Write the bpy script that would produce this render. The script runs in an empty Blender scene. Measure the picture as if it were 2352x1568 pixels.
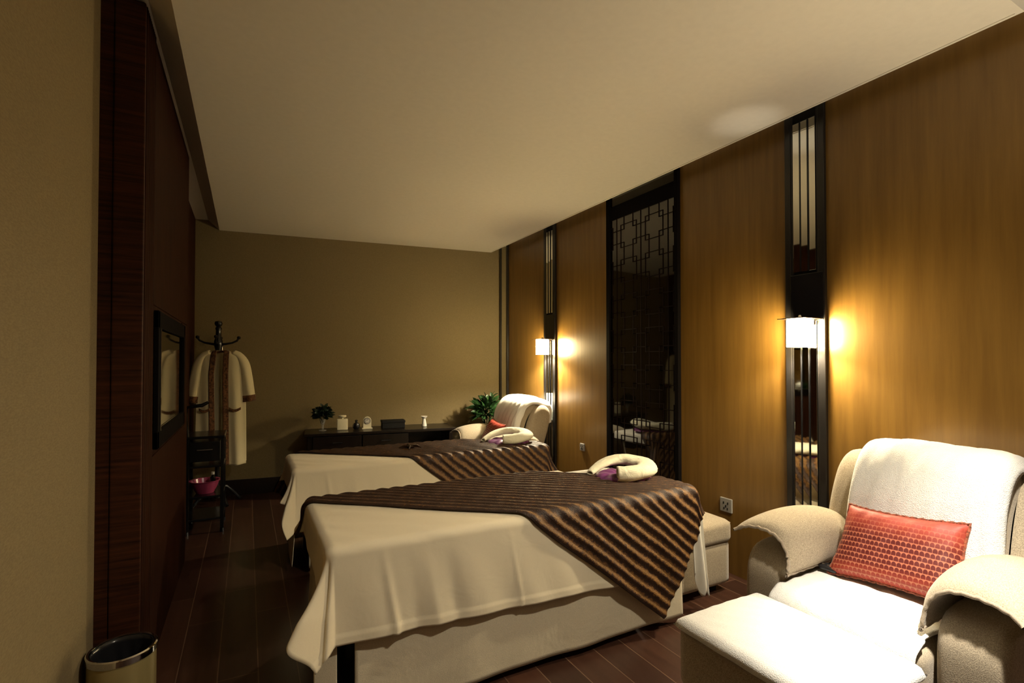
import bpy, bmesh, math, random
import numpy as np
from mathutils import Matrix, Vector
random.seed(7); rng = np.random.default_rng(7)
PI = math.pi
COL = bpy.context.scene.collection

# ------------------------------------------------------------------ materials
def new_mat(name):
    m = bpy.data.materials.new(name); m.use_nodes = True
    nt = m.node_tree; b = nt.nodes['Principled BSDF']
    return m, nt, b
def nd(nt, t, **kw):
    n = nt.nodes.new(t)
    for k, v in kw.items():
        if k in n.inputs: n.inputs[k].default_value = v
        else: setattr(n, k, v)
    return n
def c4(c): return (c[0], c[1], c[2], 1)
def coord(nt, uv=False, scale=(1,1,1), rot=(0,0,0)):
    tc = nt.nodes.new('ShaderNodeTexCoord'); mp = nt.nodes.new('ShaderNodeMapping')
    mp.inputs['Scale'].default_value = scale; mp.inputs['Rotation'].default_value = rot
    nt.links.new(tc.outputs['UV' if uv else 'Object'], mp.inputs['Vector'])
    return mp.outputs['Vector']
def bump(nt, b, h, strength=.3, dist=.01):
    bp = nd(nt, 'ShaderNodeBump', Strength=strength, Distance=dist)
    nt.links.new(h, bp.inputs['Height']); nt.links.new(bp.outputs['Normal'], b.inputs['Normal'])
def ramp(nt, fac, stops):
    r = nt.nodes.new('ShaderNodeValToRGB'); e = r.color_ramp.elements
    e[0].position, e[0].color = stops[0][0], c4(stops[0][1])
    e[1].position, e[1].color = stops[-1][0], c4(stops[-1][1])
    for p, c in stops[1:-1]:
        x = e.new(p); x.color = c4(c)
    nt.links.new(fac, r.inputs['Fac']); return r.outputs['Color']
def plain(name, col, rough=.6, metal=0, coat=0, noise=0, spec=.5):
    m, nt, b = new_mat(name)
    b.inputs['Base Color'].default_value = c4(col); b.inputs['Roughness'].default_value = rough
    b.inputs['Metallic'].default_value = metal; b.inputs['Coat Weight'].default_value = coat
    b.inputs['Specular IOR Level'].default_value = spec
    if noise:
        v = coord(nt); n = nd(nt, 'ShaderNodeTexNoise', Scale=30.0, Detail=4.0)
        nt.links.new(v, n.inputs['Vector'])
        nt.links.new(ramp(nt, n.outputs['Fac'], [(.3, [x*(1-noise) for x in col]), (.7, [min(1, x*(1+noise)) for x in col])]), b.inputs['Base Color'])
    return m
def fabric(name, col, rough=.9, scale=(1,1,1), freq=400, amp=.15, bstr=.35, bdist=.002, big=0, sheen=.2, wr=(5, .02)):
    m, nt, b = new_mat(name)
    v = coord(nt, scale=scale)
    n = nd(nt, 'ShaderNodeTexNoise', Scale=float(freq), Detail=2.0); nt.links.new(v, n.inputs['Vector'])
    nt.links.new(ramp(nt, n.outputs['Fac'], [(.3, [x*(1-amp) for x in col]), (.7, [min(1, x*(1+amp)) for x in col])]), b.inputs['Base Color'])
    b.inputs['Roughness'].default_value = rough; b.inputs['Sheen Weight'].default_value = sheen
    b.inputs['Specular IOR Level'].default_value = .2
    bp = nd(nt, 'ShaderNodeBump', Strength=bstr, Distance=bdist); nt.links.new(n.outputs['Fac'], bp.inputs['Height'])
    if big:
        n2 = nd(nt, 'ShaderNodeTexNoise', Scale=float(wr[0]), Detail=3.0, Distortion=.8); nt.links.new(coord(nt), n2.inputs['Vector'])
        bp2 = nd(nt, 'ShaderNodeBump', Strength=big, Distance=wr[1]); nt.links.new(n2.outputs['Fac'], bp2.inputs['Height'])
        nt.links.new(bp.outputs['Normal'], bp2.inputs['Normal']); nt.links.new(bp2.outputs['Normal'], b.inputs['Normal'])
    else: nt.links.new(bp.outputs['Normal'], b.inputs['Normal'])
    return m
def wood(name, c1, c2, rough=.35, scale=(12, 12, .8), detail=6, coat=0, contrast=(.3, .7), spec=.5):
    m, nt, b = new_mat(name)
    v = coord(nt, scale=scale); n = nd(nt, 'ShaderNodeTexNoise', Scale=3.0, Detail=float(detail), Roughness=.65)
    nt.links.new(v, n.inputs['Vector'])
    nt.links.new(ramp(nt, n.outputs['Fac'], [(contrast[0], c1), (contrast[1], c2)]), b.inputs['Base Color'])
    b.inputs['Roughness'].default_value = rough; b.inputs['Coat Weight'].default_value = coat
    b.inputs['Specular IOR Level'].default_value = spec
    bump(nt, b, n.outputs['Fac'], .08, .003)
    return m

M = {}
M['ceiling'] = plain('ceiling_paint', (.80, .74, .62), .85, noise=.02)
M['wallpaper'] = fabric('woven_wallpaper', (.215, .165, .083), .75, scale=(1, 1, .25), freq=260, amp=.10, bstr=.25, sheen=0)
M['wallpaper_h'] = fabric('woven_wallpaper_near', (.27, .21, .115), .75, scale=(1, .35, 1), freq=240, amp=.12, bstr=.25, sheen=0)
M['veneer'] = wood('golden_veneer', (.150, .078, .016), (.215, .118, .026), .30, scale=(9, 9, .5))
M['darkwood_h'] = wood('dark_wood_horizontal', (.010, .0035, .002), (.075, .022, .008), .5, scale=(1.2, 1.2, 30), spec=.2)
M['darkwood_v'] = wood('dark_wood_vertical', (.010, .0035, .002), (.042, .013, .005), .65, scale=(25, 25, .8), spec=.06)
M['espresso'] = wood('espresso_wood', (.006, .004, .003), (.011, .007, .005), .28, spec=.35)
M['black'] = plain('black_lacquer', (.008, .008, .009), .22)
M['blackframe'] = plain('black_frame', (.012, .011, .011), .28)
M['tvframe'] = plain('satin_black_frame', (.005, .004, .004), .75, spec=.04)
M['blackmatte'] = plain('black_matte', (.006, .006, .006), .7, spec=.2)
M['rubber'] = plain('black_plastic', (.012, .012, .014), .35)
M['chrome'] = plain('chrome', (.75, .75, .74), .08, 1)
M['steel'] = plain('brushed_steel', (.55, .53, .5), .25, 1)
M['mirror'] = plain('mirror_glass', (.82, .84, .80), .03, 1)
M['tvglass'] = plain('dim_mirror_glass', (.24, .235, .22), .04, 1)
M['darkglass'] = plain('smoked_glass', (.007, .005, .003), .04, spec=.9)
M['darkglass'].node_tree.nodes['Principled BSDF'].inputs['Coat Weight'].default_value = .12
M['lattice'] = plain('lattice_bars', (.008, .003, .002), .7, spec=.1)
M['baseb'] = plain('baseboard_wood', (.015, .009, .006), .35)
M['linen'] = fabric('beige_upholstery', (.37, .31, .225), .85, freq=360, amp=.36, bstr=.5, bdist=.0015)
M['piping'] = fabric('piping_cord', (.34, .28, .21), .8, freq=300, amp=.2)
M['towel'] = fabric('white_towelling', (.86, .85, .81), .95, freq=330, amp=.05, bstr=.8, bdist=.004, sheen=.5, big=.35, wr=(9, .01))
M['sheet'] = fabric('cream_sheet', (.80, .71, .53), .7, freq=700, amp=.04, bstr=.1, sheen=.15, big=.2, wr=(7, .012))
M['skirt'] = fabric('linen_skirt', (.66, .58, .43), .8, scale=(1, 1, .5), freq=500, amp=.10, bstr=.2, sheen=.1, big=.35, wr=(4, .02))
M['whitesheet'] = fabric('white_sheet', (.80, .77, .68), .8, freq=600, amp=.04, bstr=.2, big=.3, wr=(6, .012))
M['rolled'] = fabric('cream_rolled_cotton', (.76, .73, .56), .85, freq=400, amp=.05, bstr=.4, bdist=.003, big=.9, wr=(14, .012))
M['satin'] = fabric('purple_satin', (.16, .035, .15), .32, freq=60, amp=.15, bstr=.2, sheen=.1)
M['robe'] = fabric('cream_robe', (.72, .64, .42), .85, freq=500, amp=.05, bstr=.2)
M['robe_trim'] = fabric('brown_patterned_trim', (.11, .045, .016), .7, freq=70, amp=.75)
M['pink'] = plain('pink_plastic', (.42, .06, .14), .25)
M['ceramic'] = plain('cream_ceramic', (.74, .68, .5), .3)
M['porcelain'] = plain('white_porcelain', (.82, .8, .74), .22)
M['leaf'] = plain('green_leaf', (.018, .055, .013), .4, noise=.5)
M['leafdark'] = plain('dark_leaf', (.008, .02, .008), .5, noise=.4)
M['bin'] = plain('gold_bin_metal', (.52, .42, .18), .35, .35)
M['binbag'] = plain('black_bin_liner', (.015, .015, .017), .22)
M['pot'] = plain('dark_pot', (.02, .017, .014), .4)
M['plate'] = plain('socket_grey', (.30, .29, .27), .4)
M['brass'] = plain('dark_bronze', (.05, .03, .02), .3, .8)

def mk_floor():
    m, nt, b = new_mat('brown_plank_tiles')
    v = coord(nt, rot=(0, 0, PI/2))
    br = nt.nodes.new('ShaderNodeTexBrick')
    for k, x in dict(Scale=1.0, Bias=0.0).items(): br.inputs[k].default_value = x
    br.inputs['Mortar Size'].default_value = .0022; br.inputs['Brick Width'].default_value = .9; br.inputs['Row Height'].default_value = .15
    br.offset = .37
    br.inputs['Color1'].default_value = c4((.075, .032, .020)); br.inputs['Color2'].default_value = c4((.040, .017, .011)); br.inputs['Mortar'].default_value = c4((.17, .095, .06))
    nt.links.new(v, br.inputs['Vector'])
    n = nd(nt, 'ShaderNodeTexNoise', Scale=3.0, Detail=6.0); nt.links.new(coord(nt, scale=(14, 1, 1)), n.inputs['Vector'])
    mx = nd(nt, 'ShaderNodeMix', data_type='RGBA', blend_type='MULTIPLY'); mx.inputs[0].default_value = .6
    nt.links.new(br.outputs['Color'], mx.inputs[6]); nt.links.new(ramp(nt, n.outputs['Fac'], [(.3, (.45, .45, .45)), (.7, (1, 1, 1))]), mx.inputs[7])
    nt.links.new(mx.outputs[2], b.inputs['Base Color']); b.inputs['Roughness'].default_value = .33
    bump(nt, b, br.outputs['Fac'], -.2, .002)
    return m
M['floor'] = mk_floor()

def math_node(nt, op, a, b=None, c=None):
    n = nt.nodes.new('ShaderNodeMath'); n.operation = op
    for i, x in enumerate((a, b, c)):
        if x is None: continue
        if isinstance(x, (int, float)): n.inputs[i].default_value = x
        else: nt.links.new(x, n.inputs[i])
    return n.outputs[0]
RIB = .049
def mk_blanket():
    # velvet ribs across UV.y (metres); dark plush stripes between gold-brown satin bands
    m, nt, b = new_mat('ribbed_brown_velvet')
    tc = nt.nodes.new('ShaderNodeTexCoord'); sx = nt.nodes.new('ShaderNodeSeparateXYZ'); nt.links.new(tc.outputs['UV'], sx.inputs[0])
    mp = nt.nodes.new('ShaderNodeMapping'); mp.inputs['Scale'].default_value = (1, 1, 1); nt.links.new(tc.outputs['UV'], mp.inputs['Vector'])
    n1 = nd(nt, 'ShaderNodeTexNoise', Scale=55.0, Detail=4.0); nt.links.new(mp.outputs[0], n1.inputs['Vector'])
    n2 = nd(nt, 'ShaderNodeTexNoise', Scale=14.0, Detail=2.0); nt.links.new(mp.outputs[0], n2.inputs['Vector'])
    ph = math_node(nt, 'DIVIDE', sx.outputs['Y'], RIB)
    ph = math_node(nt, 'ADD', ph, math_node(nt, 'MULTIPLY', math_node(nt, 'SUBTRACT', n1.outputs['Fac'], .5), .8))
    ph = math_node(nt, 'ADD', ph, math_node(nt, 'MULTIPLY', math_node(nt, 'SUBTRACT', n2.outputs['Fac'], .5), .12))
    fr = math_node(nt, 'FRACT', ph)
    col = ramp(nt, fr, [(.0, (.020, .007, .003)), (.32, (.040, .014, .006)), (.42, (.14, .066, .015)), (.60, (.19, .098, .023)), (.80, (.12, .052, .014)), (.90, (.028, .010, .004))])
    n3 = nd(nt, 'ShaderNodeTexNoise', Scale=220.0, Detail=3.0); nt.links.new(mp.outputs[0], n3.inputs['Vector'])
    mx = nd(nt, 'ShaderNodeMix', data_type='RGBA', blend_type='MULTIPLY'); mx.inputs[0].default_value = .8
    nt.links.new(col, mx.inputs[6]); nt.links.new(ramp(nt, n3.outputs['Fac'], [(.35, (.45, .42, .4)), (.65, (1.4, 1.3, 1.2))]), mx.inputs[7])
    nt.links.new(mx.outputs[2], b.inputs['Base Color'])
    b.inputs['Roughness'].default_value = .6; b.inputs['Sheen Weight'].default_value = .05
    b.inputs['Sheen Tint'].default_value = c4((.8, .5, .25))
    bump(nt, b, n3.outputs['Fac'], .7, .004)
    return m
M['blanket'] = mk_blanket()

def mk_cushion():
    m, nt, b = new_mat('red_scale_brocade')
    tc = nt.nodes.new('ShaderNodeTexCoord'); sx = nt.nodes.new('ShaderNodeSeparateXYZ'); nt.links.new(tc.outputs['UV'], sx.inputs[0])
    u = math_node(nt, 'MULTIPLY', sx.outputs['X'], 27.0); v = math_node(nt, 'MULTIPLY', sx.outputs['Y'], 15.0)
    row = math_node(nt, 'FLOOR', v)
    u2 = math_node(nt, 'ADD', u, math_node(nt, 'MULTIPLY', row, .35))
    x = math_node(nt, 'SUBTRACT', math_node(nt, 'FRACT', u2), .5); y = math_node(nt, 'FRACT', v)
    yy = math_node(nt, 'MAXIMUM', math_node(nt, 'SUBTRACT', y, .42), 0.0)
    d = math_node(nt, 'ADD', math_node(nt, 'POWER', math_node(nt, 'MULTIPLY', math_node(nt, 'ABSOLUTE', x), 2.16), 2.0),
                  math_node(nt, 'POWER', math_node(nt, 'MULTIPLY', yy, 1.9), 2.0))
    inside = math_node(nt, 'MULTIPLY', math_node(nt, 'LESS_THAN', d, 1.0), math_node(nt, 'GREATER_THAN', y, .10))
    # satin sheen painted in: scales run from coral at the top to oxblood below
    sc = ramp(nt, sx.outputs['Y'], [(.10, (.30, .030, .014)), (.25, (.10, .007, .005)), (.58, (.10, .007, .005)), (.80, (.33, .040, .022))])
    mx = nd(nt, 'ShaderNodeMix', data_type='RGBA')
    nt.links.new(inside, mx.inputs[0])
    ln = ramp(nt, sx.outputs['Y'], [(.0, (.42, .14, .075)), (.65, (.44, .13, .07)), (.90, (.36, .050, .028))])  # outlines take the same painted sheen towards the top
    nt.links.new(ln, mx.inputs[6]); nt.links.new(sc, mx.inputs[7])
    nt.links.new(mx.outputs[2], b.inputs['Base Color']); b.inputs['Roughness'].default_value = .6; b.inputs['Sheen Weight'].default_value = .0
    bump(nt, b, inside, .25, .002)
    return m
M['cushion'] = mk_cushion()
def emis(name, col, s):
    m, nt, b = new_mat(name)
    b.inputs['Base Color'].default_value = c4((.9, .85, .7)); b.inputs['Emission Color'].default_value = c4(col); b.inputs['Emission Strength'].default_value = s
    return m
M['shade'] = emis('lit_lamp_shade', (1, .78, .40), 190)
M['bulb'] = emis('lamp_bulb', (1, .82, .52), 60)

# ------------------------------------------------------------------ object helpers
def mat_of(o): return Matrix.LocRotScale(o.location, o.rotation_euler, o.scale)
def world_inv(parent):
    m = Matrix.Identity(4); p = parent
    while p is not None:
        m = mat_of(p) @ m; p = p.parent
    return m.inverted()
def link_mesh(name, me, mat, parent=None, smooth=True, mods=None):
    if parent is not None: me.transform(world_inv(parent))
    else:
        # origin at the base centre
        co = np.zeros(len(me.vertices)*3); me.vertices.foreach_get('co', co); co = co.reshape(-1, 3)
        c = Vector(((co[:,0].min()+co[:,0].max())/2, (co[:,1].min()+co[:,1].max())/2, co[:,2].min()))
        me.transform(Matrix.Translation(-c))
    o = bpy.data.objects.new(name, me); COL.objects.link(o)
    if parent is not None: o.parent = parent
    else: o.location = c
    me.materials.append(M[mat] if isinstance(mat, str) else mat)
    if smooth: me.shade_smooth()
    return o
def pmesh(name, V, F, mat, parent=None, smooth=True, uv=None):
    me = bpy.data.meshes.new(name); me.from_pydata([tuple(map(float, v)) for v in V], [], [tuple(int(i) for i in f) for f in F]); me.update()
    if uv is not None:
        l = me.uv_layers.new(name='UVMap'); idx = np.zeros(len(me.loops), dtype=int); me.loops.foreach_get('vertex_index', idx)
        l.data.foreach_set('uv', np.asarray(uv, dtype=np.float32)[idx].ravel())
    return link_mesh(name, me, mat, parent, smooth)
def grid_faces(nu, nv, cu=False, cv=False, off=0):
    F = []
    for i in range(nu if cu else nu-1):
        for j in range(nv if cv else nv-1):
            a = i*nv+j; b = ((i+1) % nu)*nv+j; c = ((i+1) % nu)*nv+(j+1) % nv; d = i*nv+(j+1) % nv
            F.append((a+off, b+off, c+off, d+off))
    return F
def grid(name, P, mat, parent=None, uv=None, thick=0, cu=False, cv=False, subs=0, smooth=True, flip=False, toff=0):
    nu, nv = P.shape[:2]; F = grid_faces(nu, nv, cu, cv)
    if flip: F = [f[::-1] for f in F]
    o = pmesh(name, P.reshape(-1, 3), F, mat, parent, smooth, None if uv is None else uv.reshape(-1, 2))
    if thick:
        md = o.modifiers.new('thickness', 'SOLIDIFY'); md.thickness = thick; md.offset = toff
    if subs:
        md = o.modifiers.new('smooth', 'SUBSURF'); md.levels = subs; md.render_levels = subs
    return o
class MB:
    def __init__(s): s.bm = bmesh.new()
    def box(s, x0, x1, y0, y1, z0, z1, bev=0, seg=2, mtx=None):
        r = bmesh.ops.create_cube(s.bm, size=1)['verts']
        for v in r: v.co = Vector((x0+(v.co.x+.5)*(x1-x0), y0+(v.co.y+.5)*(y1-y0), z0+(v.co.z+.5)*(z1-z0)))
        if bev:
            es = list({e for v in r for e in v.link_edges})
            g = bmesh.ops.bevel(s.bm, geom=es, offset=bev, segments=seg, affect='EDGES', profile=.5); r = list({v for f in g['faces'] for v in f.verts} | {v for v in r if v.is_valid})
        if mtx is not None: bmesh.ops.transform(s.bm, matrix=mtx, verts=r)
        return s
    def tube(s, pts, rad, n=10, caps=True):
        pts = [Vector(p) for p in pts]; rs = rad if isinstance(rad, (list, tuple)) else [rad]*len(pts); rings = []
        up = Vector((0, 0, 1))
        for i, p in enumerate(pts):
            t = (pts[min(i+1, len(pts)-1)]-pts[max(i-1, 0)]).normalized()
            a = t.cross(up) if abs(t.z) < .95 else t.cross(Vector((0, 1, 0)))
            a.normalize(); b = t.cross(a)
            rings.append([s.bm.verts.new(p+(a*math.cos(2*PI*k/n)+b*math.sin(2*PI*k/n))*rs[i]) for k in range(n)])
        for r0, r1 in zip(rings, rings[1:]):
            for k in range(n): s.bm.faces.new((r0[k], r0[(k+1) % n], r1[(k+1) % n], r1[k]))
        if caps: s.bm.faces.new(rings[0][::-1]); s.bm.faces.new(rings[-1])
        return s
    def lathe(s, prof, c=(0, 0, 0), n=32, close=False):
        rings = []
        for r, z in prof:
            if r < 1e-5: rings.append([s.bm.verts.new((c[0], c[1], c[2]+z))]*n)
            else: rings.append([s.bm.verts.new((c[0]+r*math.cos(2*PI*k/n), c[1]+r*math.sin(2*PI*k/n), c[2]+z)) for k in range(n)])
        for r0, r1 in zip(rings, rings[1:]):
            for k in range(n):
                q = []
                for v in (r0[k], r0[(k+1) % n], r1[(k+1) % n], r1[k]):
                    if v not in q: q.append(v)
                if len(q) > 2: s.bm.faces.new(q)
        return s
    def prism(s, poly, fn0, fn1):
        a = [s.bm.verts.new(fn0(p)) for p in poly]; b = [s.bm.verts.new(fn1(p)) for p in poly]; n = len(poly)
        s.bm.faces.new(a[::-1]); s.bm.faces.new(b)
        for k in range(n): s.bm.faces.new((a[k], a[(k+1) % n], b[(k+1) % n], b[k]))
        return s
    def build(s, name, mat, parent=None, smooth=False, bevel=0, angle=35, mtx=None):
        if mtx is not None: bmesh.ops.transform(s.bm, matrix=mtx, verts=s.bm.verts)
        bmesh.ops.recalc_face_normals(s.bm, faces=s.bm.faces)
        me = bpy.data.meshes.new(name); s.bm.to_mesh(me); s.bm.free()
        o = link_mesh(name, me, mat, parent, smooth)
        if smooth: me.set_sharp_from_angle(angle=math.radians(angle))
        if bevel:
            md = o.modifiers.new('bevel', 'BEVEL'); md.width = bevel; md.segments = 2; md.limit_method = 'ANGLE'
        return o
def tag(o, label, cat, group=None):
    o['label'] = label; o['category'] = cat
    if group: o['group'] = group
    return o
def thing(name, label, cat, loc, rz=0, group=None):
    o = bpy.data.objects.new(name, None); COL.objects.link(o); o.location = loc; o.rotation_euler = (0, 0, rz); o.empty_display_size = .1
    return tag(o, label, cat, group)
def struct(o): o['kind'] = 'structure'; return o
def copy_tree(o, parent=None):
    c = o.copy(); COL.objects.link(c)
    if parent is not None: c.parent = parent
    for ch in [x for x in bpy.data.objects if x.parent == o]: copy_tree(ch, c)
    return c
def softbox(name, x0, x1, y0, y1, z0, z1, r, mat, parent, n=14, fn=None, uvf=None, subs=0):
    """rounded upholstered block with optional deformation fn(P, q) where q in [-1,1]^3"""
    h = np.array([(x1-x0)/2, (y1-y0)/2, (z1-z0)/2]); c = np.array([(x0+x1)/2, (y0+y1)/2, (z0+z1)/2])
    idx = {}; V = []; F = []
    t = np.linspace(-1, 1, n+1); t = np.sign(t)*np.abs(t)**.8
    def vid(k):
        if k not in idx: idx[k] = len(V); V.append([t[k[0]], t[k[1]], t[k[2]]])
        return idx[k]
    for ax in range(3):
        a, b = [(1, 2), (2, 0), (0, 1)][ax]
        for side in (0, n):
            for i in range(n):
                for j in range(n):
                    q = []
                    for di, dj in ((0, 0), (1, 0), (1, 1), (0, 1)):
                        k = [0, 0, 0]; k[ax] = side; k[a] = i+di; k[b] = j+dj; q.append(vid(tuple(k)))
                    F.append(q if side else q[::-1])
    Q = np.array(V); P = Q*h; rr = np.minimum(r, h)
    inner = np.clip(P, -(h-rr), h-rr); d = P-inner; L = np.linalg.norm(d/rr, axis=1, keepdims=True); L[L == 0] = 1
    P = inner+d/L
    if fn is not None: P = fn(P, Q)
    o = pmesh(name, P+c, F, mat, parent, True, None if uvf is None else uvf(Q))
    if subs:
        md = o.modifiers.new('s', 'SUBSURF'); md.levels = md.render_levels = subs
    return o
def smoothstep(x, a, b):
    t = np.clip((x-a)/(b-a), 0, 1); return t*t*(3-2*t)
def wob(a, b, seed=0, k=6):
    r = np.random.default_rng(seed); s = 0
    for i in range(k):
        f = r.uniform(3, 22, 2)*(1 if i < 3 else 1.6); s = s+np.sin(f[0]*a+f[1]*b+r.uniform(0, 6.3))/(i+1.5)
    return s

# ------------------------------------------------------------------ room
ZC = 2.60; ZU = 2.69; XR = 2.65
def yback(x, off=0): return 5.636-.125*x-off
BA = math.atan(-.125)           # direction of the back wall
struct(MB().box(-2.2, 3.2, -2.2, 6.3, -.1, 0).build('floor', 'floor'))
struct(MB().prism([(XR, -2.0), (XR+.12, -2.0), (XR+.12, 5.45), (XR, 5.45)], lambda p: (p[0], p[1], 0), lambda p: (p[0], p[1], ZU)).build('wall_right', 'veneer'))
struct(MB().prism([(-1.2, yback(-1.2)), (XR+.1, yback(XR+.1)), (XR+.1, 5.9), (-1.2, 5.9)], lambda p: (p[0], p[1], 0), lambda p: (p[0], p[1], ZU)).build('wall_back', 'wallpaper'))
struct(MB().box(-.61, -.49, -2.0, 2.35, 0, ZU).build('wall_left', 'wallpaper_h'))
struct(MB().box(-.61, 2.77, -2.1, -2.0, 0, ZU).build('wall_front', 'wallpaper'))
struct(MB().box(-.57, -.452, 4.02, 5.72, 0, ZU).build('wall_left_rear', 'darkwood_v'))
struct(MB().box(-1.0, 2.9, -2.1, 6.1, ZU, ZU+.08).build('ceiling', 'ceiling'))
struct(MB().prism([(-.25, ZC), (2.535, ZC), (2.535, ZU), (-.345, ZU)],
    lambda p: (p[0], .735, p[1]), lambda p: (p[0], yback(p[0])+.0, p[1])).build('ceiling_panel', 'ceiling'))
struct(MB().box(2.515, 2.527, .755, 5.3, ZC-.004, ZC+.01).build('trim_1', 'ceiling'))
# the dark panelled block that carries the framed mirror
pw = thing('trim_2', '', '', (-.5, 3.1, 0)); del pw['label']; del pw['category']; struct(pw)
struct(MB().box(-.60, -.36, 2.352, 4.02, 0, ZU).build('panel_core', 'darkwood_v', pw))
f = MB(); f.box(-.49, -.45, 2.340, 2.352, 0, ZU-.01); f.box(-.452, -.448, 2.344, 2.352, 0, ZU-.01)
f.box(-.447, -.352, 2.335, 2.352, 0, ZU-.01, .004)
struct(f.build('panel_end_face', 'darkwood_h', pw))
f = MB()
for k in range(12): f.box(-.36, -.350, 2.358+k*.018, 2.369+k*.018, 0, ZU-.01, .002)
struct(f.build('fluting', 'darkwood_v', pw))
f = MB(); f.box(-.36, -.355, 2.58, 3.98, 0, .9, .002); f.box(-.36, -.355, 2.58, 3.98, 1.55, ZU-.01, .002); f.box(-.36, -.355, 3.66, 3.98, .905, 1.545, .002)
struct(f.build('panel_board', 'darkwood_v', pw))
# veneer joints, baseboards
struct(MB().box(2.638, XR, 2.36, 5.3, 0, .09).build('baseboard_right', 'baseb'))
bb = MB().box(0, 2.72, -.014, 0, 0, .15, .003)
o = bb.build('baseboard_back', 'baseb', mtx=Matrix.Translation((-.43, yback(-.43), 0)) @ Matrix.Rotation(BA, 4, 'Z')); struct(o)
struct(MB().box(-.452, -.440, 4.03, 5.6, 0, .12).build('baseboard_left', 'baseb'))

# smoked glass panel with lattice
gp = thing('window_1', '', '', (XR, 2.9, 0)); del gp['label']; del gp['category']; struct(gp)
X = XR
struct(MB().box(X-.012, X, 2.545, 3.25, .0, ZU-.01).build('smoked_pane', 'darkglass', gp))
f = MB()
for y0, y1 in ((2.512, 2.545), (3.25, 3.29)): f.box(X-.03, X, y0, y1, 0, ZU-.005, .002)
f.box(X-.018, X, 2.545, 3.25, 2.462, 2.575, .002); f.box(X-.018, X, 2.545, 3.25, 0, .08)
struct(f.build('panel_frame', 'tvframe', gp))
f = MB(); W = .0052; xa, xb = X-.016, X-.012; ylo, yhi, zlo, zhi = 2.546, 3.249, .08, 2.462
def vb(y, z0, z1):
    z0, z1 = max(min(z0, z1), zlo), min(max(z0, z1), zhi)
    if ylo < y < yhi and z1 > z0: f.box(xa, xb, y-W/2, y+W/2, z0-W/2, z1+W/2)
def hb(z, y0, y1):
    y0, y1 = max(min(y0, y1), ylo), min(max(y0, y1), yhi)
    if zlo < z < zhi and y1 > y0: f.box(xa, xb, y0, y1, z-W/2, z+W/2)
p = .279; a = .052; c = .090; bb_ = .090; d = .052
for i in range(-1, 4):
    yc = 2.755+i*p; vb(yc+p/2, zlo, zhi)
    for j in range(-1, 10):
        zc = 2.31-j*p
        for s in (-1, 1):
            hb(zc+s*bb_, yc-a, yc+a); vb(yc+s*c, zc-d, zc+d)
            vb(yc+s*a, zc+bb_, zc+p-bb_)
            for q in (-1, 1):
                hb(zc+q*d, yc+s*a, yc+s*(p-a) if s > 0 else yc+s*c)
                hb(zc+q*bb_, yc+s*a, yc+s*c); vb(yc+s*a, zc+q*d, zc+q*bb_); vb(yc+s*c, zc+q*d, zc+q*bb_)
                hb(zc+q*d, yc+s*c, yc+s*a)
struct(f.build('lattice', 'lattice', gp))

# mirror pilasters
def pilaster(y0, y1, label, half=False):
    t = thing('mirror_pilaster', label, 'mirror strip', (XR, (y0+y1)/2, 0), group='mirrored strips on the veneer wall')
    w = y1-y0; fb = .034
    f = MB()
    f.box(XR-.022, XR-.001, y0, y0+fb, .002, ZU-.012, .003)
    f.box(XR-.022, XR-.001, y1-fb, y1, .002, ZU-.012, .003)
    f.box(XR-.018, XR-.001, y0+fb, y0+fb+.010, .002, ZU-.012, .002); f.box(XR-.018, XR-.001, y1-fb-.010, y1-fb, .002, ZU-.012, .002)
    f.build('frame', 'blackframe', t)
    MB().box(XR-.008, XR-.001, y0+fb, y1-fb, .002, ZU-.012).build('backing', 'blackmatte', t)
    ya, yb = y0+fb+.010, y1-fb-.010
    if half:
        MB().box(XR-.016, XR-.009, ya, yb, .01, ZU-.02).build('mirror_strip', 'mirror', t); return t
    MB().box(XR-.024, XR-.002, y0+.006, y1-.03, 1.52, 1.775, .003).build('lamp_block', 'black', t)
    n = 3; sw = (yb-ya)/n
    for z0, z1, tl in ((.03, 1.52, 0), (1.79, 2.60, 1)):
        for k in range(n):
            g = MB(); g.box(-.003, .003, -sw/2+.003, sw/2-.003, z0, z1, .001)
            ang = (-.045, .02, .06)[k]*(1 if tl else .8)
            g.build('mirror_strip', 'mirror', t, mtx=Matrix.Translation((XR-.016, ya+(k+.5)*sw, 0)) @ Matrix.Rotation(ang, 4, 'Z'))
    g = MB()
    for k in (1, 2): g.box(XR-.024, XR-.009, ya+k*sw-.002, ya+k*sw+.002, .03, 1.52); g.box(XR-.024, XR-.009, ya+k*sw-.002, ya+k*sw+.002, 1.79, 2.6)
    g.build('divider', 'black', t)
    return t
pilaster(1.522, 1.737, 'black framed mirror strip behind the big lit wall lamp beside the near armchair')
pilaster(4.083, 4.292, 'black framed mirror strip behind the smaller looking far wall lamp')
pilaster(5.085, 5.285, 'plain mirror strip without a lamp in the far right corner', True)

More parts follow.
